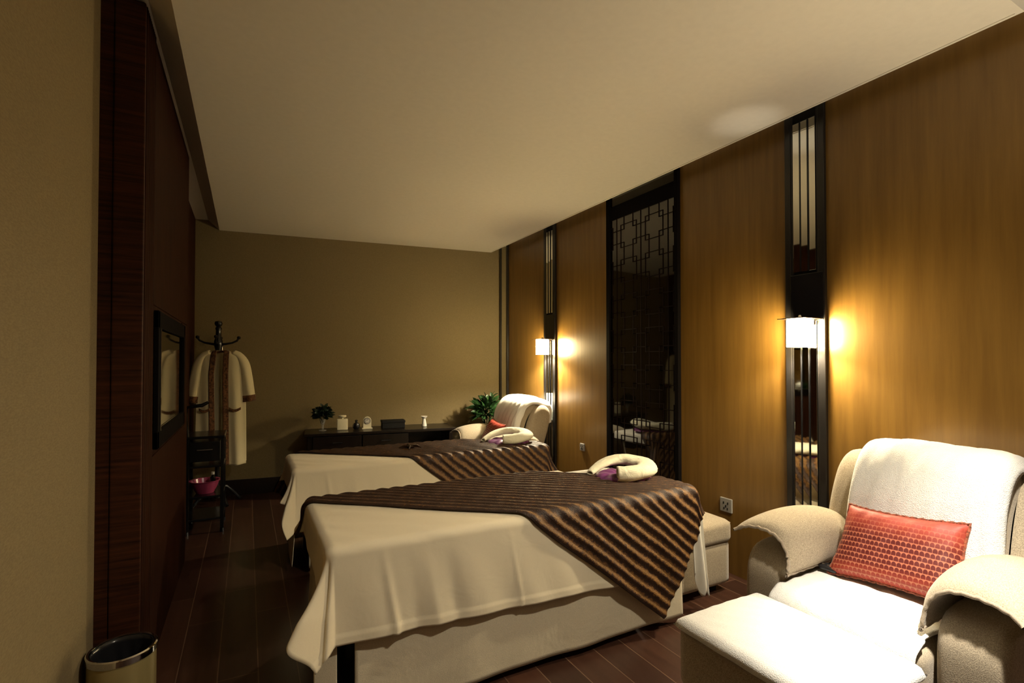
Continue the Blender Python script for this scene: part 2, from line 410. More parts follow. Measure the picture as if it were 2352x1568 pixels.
def sconce(y, label):
    t = thing('wall_lamp', label, 'wall lamp', (XR, y, 1.38), group='lit shade wall lamps on the mirror strips')
    xs0, xs1 = 2.49, 2.585
    sh = MB(); w = .044
    # four thin glowing walls, open below
    sh.box(xs0, xs0+.004, y-w, y+w, 1.382, 1.522, .0015); sh.box(xs1-.004, xs1, y-w, y+w, 1.382, 1.522, .0015)
    sh.box(xs0, xs1, y-w, y-w+.004, 1.382, 1.522, .0015); sh.box(xs0, xs1, y+w-.004, y+w, 1.382, 1.522, .0015)
    sh.build('lamp_shade', 'shade', t)
    MB().box(xs0-.025, XR-.025, y-w-.02, y+w+.035, 1.527, 1.531, .001).build('top_plate', 'brass', t)
    MB().box(XR-.075, XR-.025, y-.02, y+.02, 1.50, 1.526, .002).build('bracket', 'brass', t)
    MB().tube([((xs0+xs1)/2, y, 1.485), ((xs0+xs1)/2, y, 1.527)], .012).build('bulb_holder', 'brass', t)
    MB().lathe([(0, -.035), (.018, -.03), (.028, -.005), (.022, .02), (.012, .035), (.0, .04)], ((xs0+xs1)/2, y, 1.45), 16).build('bulb', 'bulb', t, True)
    MB().tube([((xs0+xs1)/2, y, 1.532), ((xs0+xs1)/2, y, 1.548)], [.012, .006]).build('finial', 'chrome', t, True)
    return t
sconce(1.598, 'big bright wall lamp with square shade nearest the camera, beside the near armchair')
sconce(4.167, 'far wall lamp glowing above the far armchair with towel')

# sockets
def socket(y, z, s, label):
    t = thing('wall_socket', label, 'socket', (XR, y, z), group='sockets low on the veneer wall')
    MB().box(XR-.012, XR-.0005, y-s, y+s, z-s, z+s, .003).build('cover_plate', 'plate', t)
    g = MB()
    for dy, dz in ((-.35, .3), (.35, .3), (0, -.15), (-.3, -.5), (.3, -.5)): g.box(XR-.014, XR-.011, y+dy*s-.003, y+dy*s+.003, z+dz*s-.007, z+dz*s+.007)
    g.build('socket_hole', 'blackmatte', t)
socket(2.145, .415, .043, 'grey square wall socket between near bed stool and near armchair')
socket(3.66, .55, .032, 'small wall socket just above the near bed, left of the smoked glass')

# ------------------------------------------------------------------ armchair
def resample(pts, n):
    pts = np.array(pts, float); d = np.r_[0, np.cumsum(np.linalg.norm(np.diff(pts, axis=0), axis=1))]
    # catmull-rom through points
    out = []
    for s in np.linspace(0, d[-1], n):
        i = min(np.searchsorted(d, s, side='right')-1, len(pts)-2); t = (s-d[i])/(d[i+1]-d[i])
        p0, p1, p2, p3 = pts[max(i-1, 0)], pts[i], pts[i+1], pts[min(i+2, len(pts)-1)]
        out.append(.5*((2*p1)+(-p0+p2)*t+(2*p0-5*p1+4*p2-p3)*t*t+(-p0+3*p1-3*p2+p3)*t**3))
    return np.array(out)
def slab_profile(name, prof, y0, y1, r, mat, parent, ny=14, taper=None):
    """closed XZ outline swept in y with rounded ends"""
    P = np.vstack([prof, prof[:1]]); P = resample(P, 61)[:-1]; cen = P.mean(0)
    nxt = np.roll(P, -1, 0)-np.roll(P, 1, 0); nr = np.c_[nxt[:, 1], -nxt[:, 0]]; nr /= np.linalg.norm(nr, axis=1, keepdims=True)
    if ((P-cen)*nr).sum() < 0: nr = -nr
    rows = []
    k = 6
    ys = [(y0+r*(1-math.cos(i*PI/2/k)), r*(1-math.sin(i*PI/2/k))) for i in range(k+1)]
    mid = [(y0+r+(y1-y0-2*r)*i/ny, 0) for i in range(1, ny)]
    ys2 = [(y1-(y-y0), q) for y, q in ys[::-1]]
    allr = ys+mid+ys2
    for y, q in allr:
        R = P-nr*q
        if taper is not None:
            f = taper((y-(y0+y1)/2)/((y1-y0)/2)); R = R.copy(); R[:, 1] = R[:, 1]-f*smoothstep(R[:, 1], R[:, 1].max()-.35, R[:, 1].max())
        rows.append(np.c_[R[:, 0], np.full(len(R), y), R[:, 1]])
    G = np.array(rows); V = G.reshape(-1, 3); F = grid_faces(G.shape[0], G.shape[1], False, True)
    n = G.shape[1]; V = np.vstack([V, G[0].mean(0), G[-1].mean(0)]); ca = len(V)-2; cb = len(V)-1; off = (G.shape[0]-1)*n
    for i in range(n): F.append((i, (i+1) % n, ca)); F.append((off+(i+1) % n, off+i, cb))
    o = pmesh(name, V, F, mat, parent, True)
    bm = bmesh.new(); bm.from_mesh(o.data); bmesh.ops.recalc_face_normals(bm, faces=bm.faces); bm.to_mesh(o.data); bm.free()
    return o

BACKP = [(2.27, .28), (2.27, .50), (2.295, .66), (2.34, .80), (2.39, .885), (2.46, .925), (2.53, .905), (2.565, .84), (2.55, .70), (2.49, .50), (2.44, .34), (2.36, .27)]
CUSHP = [(2.20, .42), (2.195, .55), (2.22, .70), (2.26, .84), (2.31, .915), (2.375, .952), (2.44, .945), (2.46, .88), (2.38, .78), (2.33, .6), (2.31, .42), (2.25, .40)]
def armchair(YC, label):
    t = thing('armchair', label, 'armchair', (2.15, YC, 0), group='beige upholstered recliners by the veneer wall')
    softbox('base', 1.84, 2.44, YC-.235, YC+.235, .05, .30, .02, 'linen', t, 8)
    for x in (1.9, 2.33):
        for y in (-.33, .33): MB().tube([(x, YC+y, 0), (x, YC+y, .055)], .022, 12).build('foot', 'blackmatte', t, True)
    def seatf(P, Q):
        P = P.copy(); P[:, 2] += .018*(1-Q[:, 0]**2)*(1-Q[:, 1]**2)*(Q[:, 2] > 0); return P
    softbox('seat', 1.785, 2.26, YC-.238, YC+.238, .275, .425, .045, 'linen', t, 14, seatf)
    slab_profile('backrest', BACKP, YC-.335, YC+.335, .05, 'linen', t, taper=lambda u: .03*abs(u)**3)
    slab_profile('back_cushion', CUSHP, YC-.285, YC+.205, .06, 'linen', t, taper=lambda u: .03*abs(u)**3)
    for s in (-1, 1):
        AP = [(1.86, .04), (1.855, .20), (1.855, .38), (1.865, .47), (1.90, .525), (1.96, .548), (2.10, .555), (2.28, .56), (2.38, .53), (2.40, .40), (2.38, .2), (2.37, .04), (2.1, .035)]
        # keep the outline crisp at the floor
        y0, y1 = sorted((YC+s*.243, YC+s*.415))
        slab_profile('arm', AP, y0, y1, .03, 'linen', t, 8)
        # padded cover: hangs over the inner side, sticks out over the outer
        CS = np.array([(.452, .586), (.43, .604), (.38, .618), (.32, .621), (.27, .608), (.236, .572), (.222, .53), (.218, .478)])
        cs = resample(CS, 26); nx = 26; G = np.zeros((nx, 26, 3)); G2 = np.zeros((nx, 26, 3))
        xs = np.linspace(1.865, 2.33, nx)
        nn = np.gradient(cs, axis=0); nn = np.c_[-nn[:, 1], nn[:, 0]]; nn /= np.linalg.norm(nn, axis=1, keepdims=True)
        if nn[3, 1] < 0: nn = -nn
        for i, x in enumerate(xs):
            u = i/(nx-1); e = np.sin(PI*np.clip(u, 0, 1))**.5
            w = np.sin(PI*np.linspace(0, 1, 26))**.5
            lift = .004+.042*e*w; under = .003+.008*e*w
            xo = -.022*(np.abs(np.linspace(-1, 1, 26))**4)*(1-2*u)      # pulled-out corners
            pk = .001*np.sin(np.linspace(0, 60, 26)+s)*math.exp(-u*9)*w
            G[i] = np.c_[np.full(26, x)+xo, YC+s*(cs[:, 0]+nn[:, 0]*lift), cs[:, 1]+nn[:, 1]*lift+.012*e+pk]
            G2[i] = np.c_[np.full(26, x)+xo, YC+s*(cs[:, 0]-nn[:, 0]*under), cs[:, 1]-nn[:, 1]*under+.006*e]
        V = np.vstack([G.reshape(-1, 3), G2.reshape(-1, 3)]); F = grid_faces(nx, 26); o2 = nx*26
        F += [tuple(i+o2 for i in f_)[::-1] for f_ in grid_faces(nx, 26)]
        rim = [j for j in range(26)]+[i*26+25 for i in range(1, nx)]+[(nx-1)*26+j for j in range(24, -1, -1)]+[i*26 for i in range(nx-2, 0, -1)]
        for k in range(len(rim)): a_, b_ = rim[k], rim[(k+1) % len(rim)]; F.append((a_, a_+o2, b_+o2, b_))
        pd = pmesh('arm_pad', V, F, 'linen', t, True)
        bm = bmesh.new(); bm.from_mesh(pd.data); bmesh.ops.recalc_face_normals(bm, faces=bm.faces); bm.to_mesh(pd.data); bm.free()
        md = pd.modifiers.new('s', 'SUBSURF'); md.levels = md.render_levels = 1
        # corded trim round the rim
        pts = []
        for k, q in enumerate(rim+[rim[0]]):
            v = (V[q]+V[q+o2])/2; pts.append((v[0]+.002*math.sin(k*2.4), v[1], v[2]+.002*math.cos(k*2.4)))
        MB().tube(pts, .0065, 6, False).build('trim_cord', 'piping', pd, True, angle=80)
    return t
armchair(1.005, 'beige recliner armchair nearest the camera, drenched in white light')
armchair(4.38, 'far beige recliner armchair under the far wall lamp, behind the far bed')

# towels on the armchairs
def back_towel(YC, label, seed):
    path = resample([(2.178, .455), (2.175, .56), (2.198, .70), (2.238, .845), (2.29, .932), (2.365, .974), (2.44, .972), (2.49, .955), (2.575, .925), (2.600, .84), (2.598, .74)], 70)
    ny = 50; G = np.zeros((70, ny, 3)); U = np.linspace(-1, 1, ny)
    tg = np.gradient(path, axis=0); nr = np.c_[-tg[:, 1], tg[:, 0]]; nr /= np.linalg.norm(nr, axis=1, keepdims=True)
    for i in range(70):
        s = i/69; w = .256+.008*math.sin(s*5+seed)
        y = U*w
        cr = np.clip((np.abs(U)-.86)/.14, 0, 1)
        back = .045*cr**1.6*(1-.0*s)       # the sides curl back round the cushion
        rip = .004*wob(U*1.2, s*1.5, seed)+.006*np.sin(U*26+2*s)*smoothstep(np.array(1-s), .55, .95)*smoothstep(U*(-1), -.1, .7)
        k = -back+rip
        dip = .022*np.abs(U)**3*smoothstep(np.array(s), .25, .45)
        G[i] = np.c_[path[i, 0]+nr[i, 0]*k, YC-.045+y-np.sign(U)*.012*cr, path[i, 1]+nr[i, 1]*k-dip]
    o = grid('back_towel', G, 'towel', None, thick=.010, toff=1)
    return tag(o, label, 'towel', 'white towels over the chair backs')
back_towel(1.005, 'white towel over the back of the near armchair, above the wide red cushion', 3)
back_towel(4.38, 'white towel over the back of the far armchair under the far wall lamp', 5)
def seat_towel(YC, label, seed, xf=1.765):
    path = resample([(2.165, .462), (2.07, .460), (1.95, .462), (1.85, .460), (1.80, .450), (xf, .42), (xf-.008, .37), (xf-.008, .30)], 44)
    ny = 44; G = np.zeros((44, ny, 3)); U = np.linspace(-1, 1, ny)
    for i in range(44):
        s = i/43; w = .233+.006*math.sin(s*9)
        dz = .002*wob(U, s*2, seed)-.02*np.clip(np.abs(U)-.9, 0, 1)*10*.3
        if path[i, 0] < 1.83: w = .236+.0*s
        dx = .002*wob(U*2, s, seed+1)*smoothstep(np.array(s), .6, 1)
        sag = np.where(U > 0, 0, .0)
        G[i] = np.c_[path[i, 0]+dx, YC+U*w, path[i, 1]+dz+.012*(1-U**2)*(1-s)]
    o = grid('seat_towel', G, 'towel', None, thick=.010, toff=1)
    return tag(o, label, 'towel', 'white towels over the chair seats')
seat_towel(1.005, 'white towel covering the seat of the near armchair, behind the footstool', 8)
seat_towel(4.38, 'white towel covering the seat of the far armchair, mostly hidden by far bed', 9)

# footstool + towel
def ottoman(x0, x1, y0, y1, zt, label, zc, group=None, face_in=.03):
    t = thing('footstool', label, 'footstool', ((x0+x1)/2, (y0+y1)/2, 0), group=group)
    def top(P, Q):
        P = P.copy(); P[:, 2] += .016*(1-Q[:, 0]**2)*(1-Q[:, 1]**2)*(Q[:, 2] > 0); return P
    softbox('cushion', x0, x1, y0, y1, zc, zt, .035, 'linen', t, 12, top)
    softbox('base', x0+face_in, x1-face_in, y0+face_in, y1-face_in, .045, zc+.01, .02, 'linen', t, 8)
    for x in (x0+.08, x1-.08):
        for y in (y0+.08, y1-.08): MB().tube([(x, y, 0), (x, y, .05)], .02, 12).build('foot', 'blackmatte', t, True)
    g = MB(); r = .012
    ring = [(x0+r, y0+r), (x1-r, y0+r), (x1-r, y1-r), (x0+r, y1-r), (x0+r, y0+r)]
    g.tube([(a_, b_, zt-.022) for a_, b_ in resample(np.array(ring), 5)], .005, 6)
    g.build('piping', 'piping', t, True)
    return t
ottoman(1.315, 1.735, .735, 1.275, .408, 'beige footstool in front of the near armchair, under a white towel', .19, 'beige footstools')
ottoman(2.02, 2.46, 1.95, 2.42, .405, 'beige cube stool at the head end of the near bed, against the wall', .275, 'beige footstools', .012)
nu, nv = 40, 50
U, V_ = np.meshgrid(np.linspace(-1, 1, nu), np.linspace(-1, 1, nv), indexing='ij')
G = np.zeros((nu, nv, 3)); cx, cy = 1.525, 1.005; hx, hy = .214, .274
ed = np.maximum(np.abs(U), np.abs(V_))
cr = np.clip((ed-.9)/.1, 0, 1)
G[..., 0] = cx+U*(hx-.0)*(1-.012*np.abs(V_)**6); G[..., 1] = cy+V_*hy*(1-.01*np.abs(U)**6)
G[..., 2] = .418+.018*(1-U**2)*(1-V_**2)-.026*cr**2+.0012*wob(U, V_, 21)
tag(grid('footstool_towel', G, 'towel', thick=.010, toff=1, flip=False), 'white towel lying flat over the top of the near footstool', 'towel')

# cushions
def cushion(name, cx, cy, cz, w, h, tilt, yaw, roll, label, uvs=(1, 1)):
    n = 44; m_ = 26
    u, v = np.meshgrid(np.linspace(-1, 1, n), np.linspace(-1, 1, m_), indexing='ij')
    pin = 1-.10*(1-np.abs(u)**2)*np.abs(v)**3; pin2 = 1-.07*(1-np.abs(v)**2)*np.abs(u)**3
    thick = .050*(np.clip(1-u**4, 0, 1)*np.clip(1-v**4, 0, 1))**.5
    A = np.stack([thick+.002*wob(u, v, 31), u*w/2*pin2, v*h/2*pin], -1); B = np.stack([-thick, u*w/2*pin2, v*h/2*pin], -1)
    mt = Matrix.Translation((cx, cy, cz)) @ Matrix.Rotation(yaw, 4, 'Z') @ Matrix.Rotation(tilt, 4, 'Y') @ Matrix.Rotation(roll, 4, 'X')
    mm = np.array(mt)
    def tr(P): return P.reshape(-1, 3) @ mm[:3, :3].T+mm[:3, 3]
    A[..., 0] *= -1; B[..., 0] *= -1
    for Z_ in (A, B): Z_[..., 1] *= 1-.20*(v+1)/2*np.clip(u, 0, 1)
    V = np.vstack([tr(A), tr(B)]); F = grid_faces(n, m_); o = n*m_; F += [tuple(i+o for i in f_)[::-1] for f_ in grid_faces(n, m_)]
    uv = np.stack([(u+1)/2*uvs[0], (v+1)/2*uvs[1]], -1).reshape(-1, 2); uv = np.vstack([uv, uv])
    t = thing(name, label, 'cushion', (cx, cy, cz-h/2*.9), group='red brocade cushions on the armchairs')
    ob = pmesh('cover', V, F, 'cushion', t, True, uv)
    bm = bmesh.new(); bm.from_mesh(ob.data); bmesh.ops.remove_doubles(bm, verts=bm.verts, dist=.0004); bmesh.ops.recalc_face_normals(bm, faces=bm.faces); bm.to_mesh(ob.data); bm.free()
    rim = [(i, 0) for i in range(n)]+[(n-1, j) for j in range(1, m_)]+[(i, m_-1) for i in range(n-2, -1, -1)]+[(0, j) for j in range(m_-2, -1, -1)]
    P = tr((A+B)/2).reshape(n, m_, 3)
    MB().tube([tuple(P[i, j]+np.array([.0018*math.sin(k*2.2), 0, .0018*math.cos(k*2.2)])) for k, (i, j) in enumerate(rim)], .0055, 6, False).build('piping', M['cordred'], t, True, angle=80)
    return t
M['cordred'] = fabric('cord_red_brown', (.22, .06, .03), .6, freq=140, amp=.7)
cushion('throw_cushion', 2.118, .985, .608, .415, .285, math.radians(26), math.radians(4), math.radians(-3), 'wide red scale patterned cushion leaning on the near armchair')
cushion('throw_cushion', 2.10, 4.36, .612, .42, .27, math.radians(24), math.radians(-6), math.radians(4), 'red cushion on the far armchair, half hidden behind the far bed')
# remote
t = thing('remote_control', 'small black remote lying on the near armchair seat by the red cushion', 'remote control', (2.05, 1.2, .47))
softbox('body', 2.03, 2.08, 1.145, 1.215, .476, .494, .009, 'rubber', t, 6)
g = MB()
for k in range(3): g.box(2.046, 2.060, 1.158+k*.02, 1.168+k*.02, .493, .4965, .001)
g.build('button', 'steel', t)

# ------------------------------------------------------------------ massage beds
def fold(U, V, rect, top, R, off=0.0, kf=.45, kr=.0, seed=0, ks=.04, amp=.03):
    x0, x1, y0, y1 = rect
    ex = np.where(U < x0+R, U-(x0+R), np.where(U > x1-R, U-(x1-R), 0)); ey = np.where(V < y0+R, V-(y0+R), np.where(V > y1-R, V-(y1-R), 0))
    D = np.hypot(ex, ey); Ds = np.where(D == 0, 1, D); ux, uy = ex/Ds, ey/Ds
    th = np.minimum(D/R, PI/2); h = np.maximum(D-R*PI/2, 0)
    cn = 4*(ux*uy)**2*(.45+1.1*ux**2)
    k = np.clip(ks*np.abs(uy)**2+.02+kf*cn*np.clip(h/.16, 0, 1.2)**.7, 0, .8)
    ph = np.arctan2(uy, ux)
    side = np.sin(U*17+seed)*.6+np.sin(U*31+V*11+seed*2)*.4
    sidex = np.sin(V*19+seed)*.7+np.sin(V*37+seed*2)*.3
    rip = amp*h/.3*(side*np.abs(uy)**4+sidex*np.abs(ux)**4)+kr*h*np.sin(ph*10+seed)*cn
    out = (R+off)*np.sin(th)+h*k+rip; drop = (R+off)*(1-np.cos(th))+h*np.sqrt(np.clip(1-k*k, .2, 1))
    x = np.clip(U, x0+R, x1-R)+ux*out; y = np.clip(V, y0+R, y1-R)+uy*out
    return np.stack([x, y, top+off-drop], -1)
def bed(rect, label, seed):
    x0, x1, y0, y1 = rect; top = .645
    t = thing('massage_bed', label, 'massage bed', ((x0+x1)/2, (y0+y1)/2, 0), group='massage beds')
    softbox('mattress', x0+.01, x1-.01, y0+.01, y1-.01, .54, top-.003, .03, 'whitesheet', t, 10)
    MB().box(x0+.05, x1-.12, y0+.05, y1-.05, .46, .54, .01).build('frame', 'espresso', t)
    for x in (x0+.14, x1-.2):
        for y in (y0+.1, y1-.1): MB().box(x-.03, x+.03, y-.03, y+.03, 0, .46, .004).build('leg', 'espresso', t)
    # near long skirt
    def panel(a, b, n, zt, zb, nx=120, nz=30, amp=.006, flare=.02, sd=0):
        G = np.zeros((nx, nz, 3)); s = np.linspace(0, 1, nx)[:, None]; q = np.linspace(0, 1, nz)[None, :]
        L = math.hypot(b[0]-a[0], b[1]-a[1])
        r = amp*(np.sin(s*L*11+sd+q*2)*.7+np.sin(s*L*23+q*3+sd)*.3)*(.25+q)+flare*q
        G[..., 0] = a[0]+(b[0]-a[0])*s+n[0]*r; G[..., 1] = a[1]+(b[1]-a[1])*s+n[1]*r
        G[..., 2] = zt+(zb-zt)*q+0*s
        return G
    g = panel((x0+.10, y0+.012), (x1-.13, y0+.012), (0, -1), .56, .035, sd=seed)
    g[..., 0] += (np.linspace(0, 1, 120)[:, None]-.5)*-.0
    grid('skirt', g, 'skirt', t, thick=.003)
    g = panel((x0+.03, y0+.06), (x0+.03, y1-.03), (-1, 0), .50, .04, 60, 30, sd=seed+2); grid('skirt', g, 'skirt', t, thick=.003)
    g = panel((x0+.05, y1-.012), (x1-.13, y1-.012), (0, 1), .56, .04, sd=seed+5); grid('skirt', g, 'skirt', t, thick=.003)
    if seed < 2: g = panel((x0-.035, y0+.012), (x0+.04, y0+.004), (0, -1), .40, .05, 16, 30, .012, .0, sd=seed+4)
    if seed < 2: grid('skirt', g, 'skirt', t, thick=.003)
    g = panel((x1-.125, y0+.02), (x1-.125, y1-.03), (1, 0), .56, .04, 60, 30, sd=seed+3); grid('skirt', g, 'skirt', t, thick=.003)
    return t
BED1 = (.245, 2.07, 1.85, 2.575); BED2 = (.245, 2.09, 3.33, 3.92)
bed(BED1, 'near massage bed with long cream skirt, diagonal brown blanket on it', 1.0)
bed(BED2, 'far massage bed beside the dark desk, partly hidden by the near bed', 2.3)

def drape(rect, xe, far, label, seed, foot=(.22, .12), near=(.305, .365), kf=.34):
    x0, x1, y0, y1 = rect; nu, nv = 190, 150
    s = np.linspace(0, 1, nu)[:, None]; q = np.linspace(0, 1, nv)[None, :]
    near_o = near[0]+(near[1]-near[0])*s
    V = (y0-near_o)+(y1+far-(y0-near_o))*q
    fo = foot[0]+(foot[1]-foot[0])*q
    U = (x0-fo)+(xe-(x0-fo))*s+0*q
    P = fold(U, V, rect, .648, .033, .002, kf, .20, seed, .05, .006)
    # turned hem
    hem = np.minimum((V-(y0-near_o)), 1); P[..., 1] -= .0025*(hem < .035)
    P[..., 2] += .0016*wob(U*1.5, V*2, 5)*(P[..., 2] > .62)
    # a few soft creases on the near side
    for xc, w, a_ in ((.44, .012, .010), (.53, .03, -.005), (.60, .02, .004), (.68, .035, -.008), (.96, .007, .004)):
        hh = np.clip((y0-V)/.3, 0, 1); P[..., 1] -= a_*np.exp(-((U-xc-.05*hh)/w)**2)*hh
    o = grid('drape_sheet', P, 'sheet', None, thick=.0025, toff=1)
    return tag(o, label, 'sheet', 'cream sheets draped over the beds')
drape(BED1, 1.66, .05, 'smooth cream sheet draped over the near massage bed, flaring at its corner', 1.1)
drape(BED2, 1.55, .05, 'cream sheet draped over the far massage bed under brown blanket', 3.9, (.16, .16), (.34, .42))

def blanket(rect, o0, d, a0, a1, w, label, seed, rib=.0075):
    d = np.array(d); d = d/np.linalg.norm(d); n = np.array([-d[1], d[0]])
    nu, nv = 260, int(w/RIB*12)
    A, B = np.meshgrid(np.linspace(a0, a1, nu), np.linspace(0, w, nv), indexing='ij')
    Aw = A; Bw = B+.004*wob(A*.6, B, seed)
    U = o0[0]+d[0]*Aw+n[0]*Bw; V = o0[1]+d[1]*Aw+n[1]*Bw
    P = fold(U, V, rect, .650, .033, .012, .30, .05, seed, .07, .008)
    # keep clear of floor
    # ribs along the surface normal
    du = np.gradient(P, axis=0); dv = np.gradient(P, axis=1); nr = np.cross(du, dv); nr /= np.linalg.norm(nr, axis=2, keepdims=True)+1e-9
    ph = (B+.0025*wob(A*2, B*2, seed+2, 5))/RIB*2*PI
    hgt = rib*(.5-.5*np.cos(ph+.9))**1.5+.0007*wob(A*3, B*7, seed+4)
    P = P+nr*hgt[..., None]
    uv = np.stack([A, B], -1)
    ob = grid('throw_blanket', P, 'blanket', None, uv=uv, thick=.004, toff=-1)
    return tag(ob, label, 'blanket', 'brown ribbed throws lying diagonally across the beds')
blanket(BED1, (.235, 2.50), (.784, -.620), -.17, 1.95, .80, 'brown and gold ribbed blanket across the near bed, hanging over its front side', 1)
blanket(BED2, (.25, 3.95), (.64, -.52), -.25, 2.30, .80, 'brown ribbed blanket across the far bed', 4)

# white under-sheet corner hanging at the head of the near bed
G = np.zeros((30, 20, 3))
s = np.linspace(0, 1, 30)[:, None]; q = np.linspace(0, 1, 20)[None, :]
G[..., 0] = 2.05+.075*q+.02*s*q+.01*s; G[..., 1] = 1.875-.02*s+.016*np.sin(q*9+.4)*(.4+s)+0*q; G[..., 2] = .50-s*(.345-.05*np.sin(q*9+1.6)+.04*q)+0*q
tag(grid('head_sheet', G, 'whitesheet', None, thick=.004), 'narrow corner of white sheet hanging beside the stool at the near bed head', 'sheet')

# face rests
def face_rest(cx, cy, yaw, s, label, l2, seed):
    mt = Matrix.Translation((cx, cy, .655)) @ Matrix.Rotation(yaw, 4, 'Z')
    def T(p): return tuple(mt @ Vector(p))
    # purple satin covered pad
    n = 44; m_ = 22; G = np.zeros((n, m_, 3))
    for i in range(n):
        for j in range(m_):
            a_ = 2*PI*i/n; r_ = j/(m_-1)
            x = .16*s*math.cos(a_)*r_; y = .15*s*math.sin(a_)*r_
            z = .030*math.sqrt(max(0, 1-r_**4))+.006*math.sin(a_*9+seed)*r_*(1-r_**6)*1.5+.004*math.sin(a_*5+r_*7)-.02*math.exp(-((r_)/.35)**2)
            G[i, j] = T((x, y, max(z, .004)))
    o = grid('face_pillow', G, 'satin', None, cu=True, thick=.004)
    tag(o, l2, 'pillow', 'purple satin face pillows')
    # rolled horseshoe of cream towelling, open at one end
    cp = [(-.11, -.085, .048), (-.05, -.120, .052), (.03, -.125, .056), (.10, -.085, .062), (.13, -.01, .070), (.105, .075, .078), (.04, .115, .078), (-.04, .12, .062), (-.12, .105, .040), (-.165, .085, .025)]
    N = 48; arc = [Vector(v) for v in resample(np.array(cp)*np.array([s, s, 1]), N)]
    m2 = 26; G = np.zeros((N, m2, 3))
    for k in range(N):
        tg = (arc[min(k+1, N-1)]-arc[max(k-1, 0)]).normalized(); side = Vector((0, 0, 1)).cross(tg).normalized()
        wd = float(np.interp(k/N, [0, .3, .55, .8, 1], [.052, .05, .046, .034, .012])); hg = float(np.interp(k/N, [0, .3, .6, .85, 1], [.034, .030, .024, .016, .006]))
        for j in range(m2):
            b_ = 2*PI*j/m2
            rr = 1+.07*math.sin(b_*3+k*.35)+.05*math.sin(b_*2-k*.5+seed)+.05*math.sin(b_*7+k*.9*seed)*math.sin(k*.33+seed)
            p = arc[k]+side*(wd*math.cos(b_)*rr)+Vector((0, 0, hg*math.sin(b_)*rr))
            G[k, j] = T(p)
    o = grid('rolled_towel', G, 'rolled', None, cv=True, thick=.005, toff=-1)
    tag(o, label, 'towel', 'rolled cream towels on the face pillows')
face_rest(1.875, 2.21, math.radians(0), 1.0, 'horseshoe rolled cream towel with open end at the near bed head', 'purple satin face pillow under rolled towel on the near bed', 1)
face_rest(1.87, 3.60, math.radians(8), 1.1, 'crumpled cream towel on purple pillow at the far bed head', 'purple satin face pillow under towel on the far bed', 2.4)
# dark tassel lump on far blanket
g = MB(); g.lathe([(0, .0), (.03, .002), (.035, .012), (.02, .022), (0, .026)], (1.08, 3.66, .668), 18)
for k in range(5):
    a_ = k*1.3+.4; g.tube([(1.08, 3.66, .682), (1.08+.05*math.cos(a_), 3.66+.05*math.sin(a_), .684), (1.08+.085*math.cos(a_), 3.66+.085*math.sin(a_), .672)], [.008, .009, .003], 7)
tag(g.build('tassel', 'brass', None, True), 'small dark tassel lying in the middle of the far blanket', 'tassel')

# ------------------------------------------------------------------ desk along the back wall
def bw(s, off, z=0):   # s metres along X, off metres in front of the wall
    ux, uy = math.cos(BA), math.sin(BA)
    return Vector((s+off*uy, yback(s)-off*ux, z))
DR = Matrix.Translation((1.27, yback(1.27), 0)) @ Matrix.Rotation(BA, 4, 'Z')     # local x along wall, -y into the room
t = thing('desk', 'long low black desk along the back wall behind the far bed', 'desk', (1.27, yback(1.27)-.2, 0))
hw = .74
MB().box(-hw, hw, -.44, -.015, .592, .620, .004).build('top', 'espresso', t, mtx=DR)
for x in (-hw+.03, hw-.07): MB().box(x, x+.04, -.42, -.03, 0, .592, .003).build('side_panel', 'espresso', t, mtx=DR)
MB().box(-hw+.07, hw-.07, -.04, -.02, .1, .59, .002).build('back_panel', 'espresso', t, mtx=DR)
for k in range(2):
    x = -hw+.075+k*.46
    dw = MB().box(x, x+.45, -.43, -.08, .46, .585, .003).build('drawer', 'espresso', t, mtx=DR)
    MB().tube([(x+.18, -.435, .525), (x+.18, -.45, .525), (x+.27, -.45, .525), (x+.27, -.435, .525)], .005, 8).build('handle', 'black', dw, True, mtx=DR)
def at_desk(s, off): return Matrix.Translation(bw(s, off, .6205)) @ Matrix.Rotation(BA, 4, 'Z')
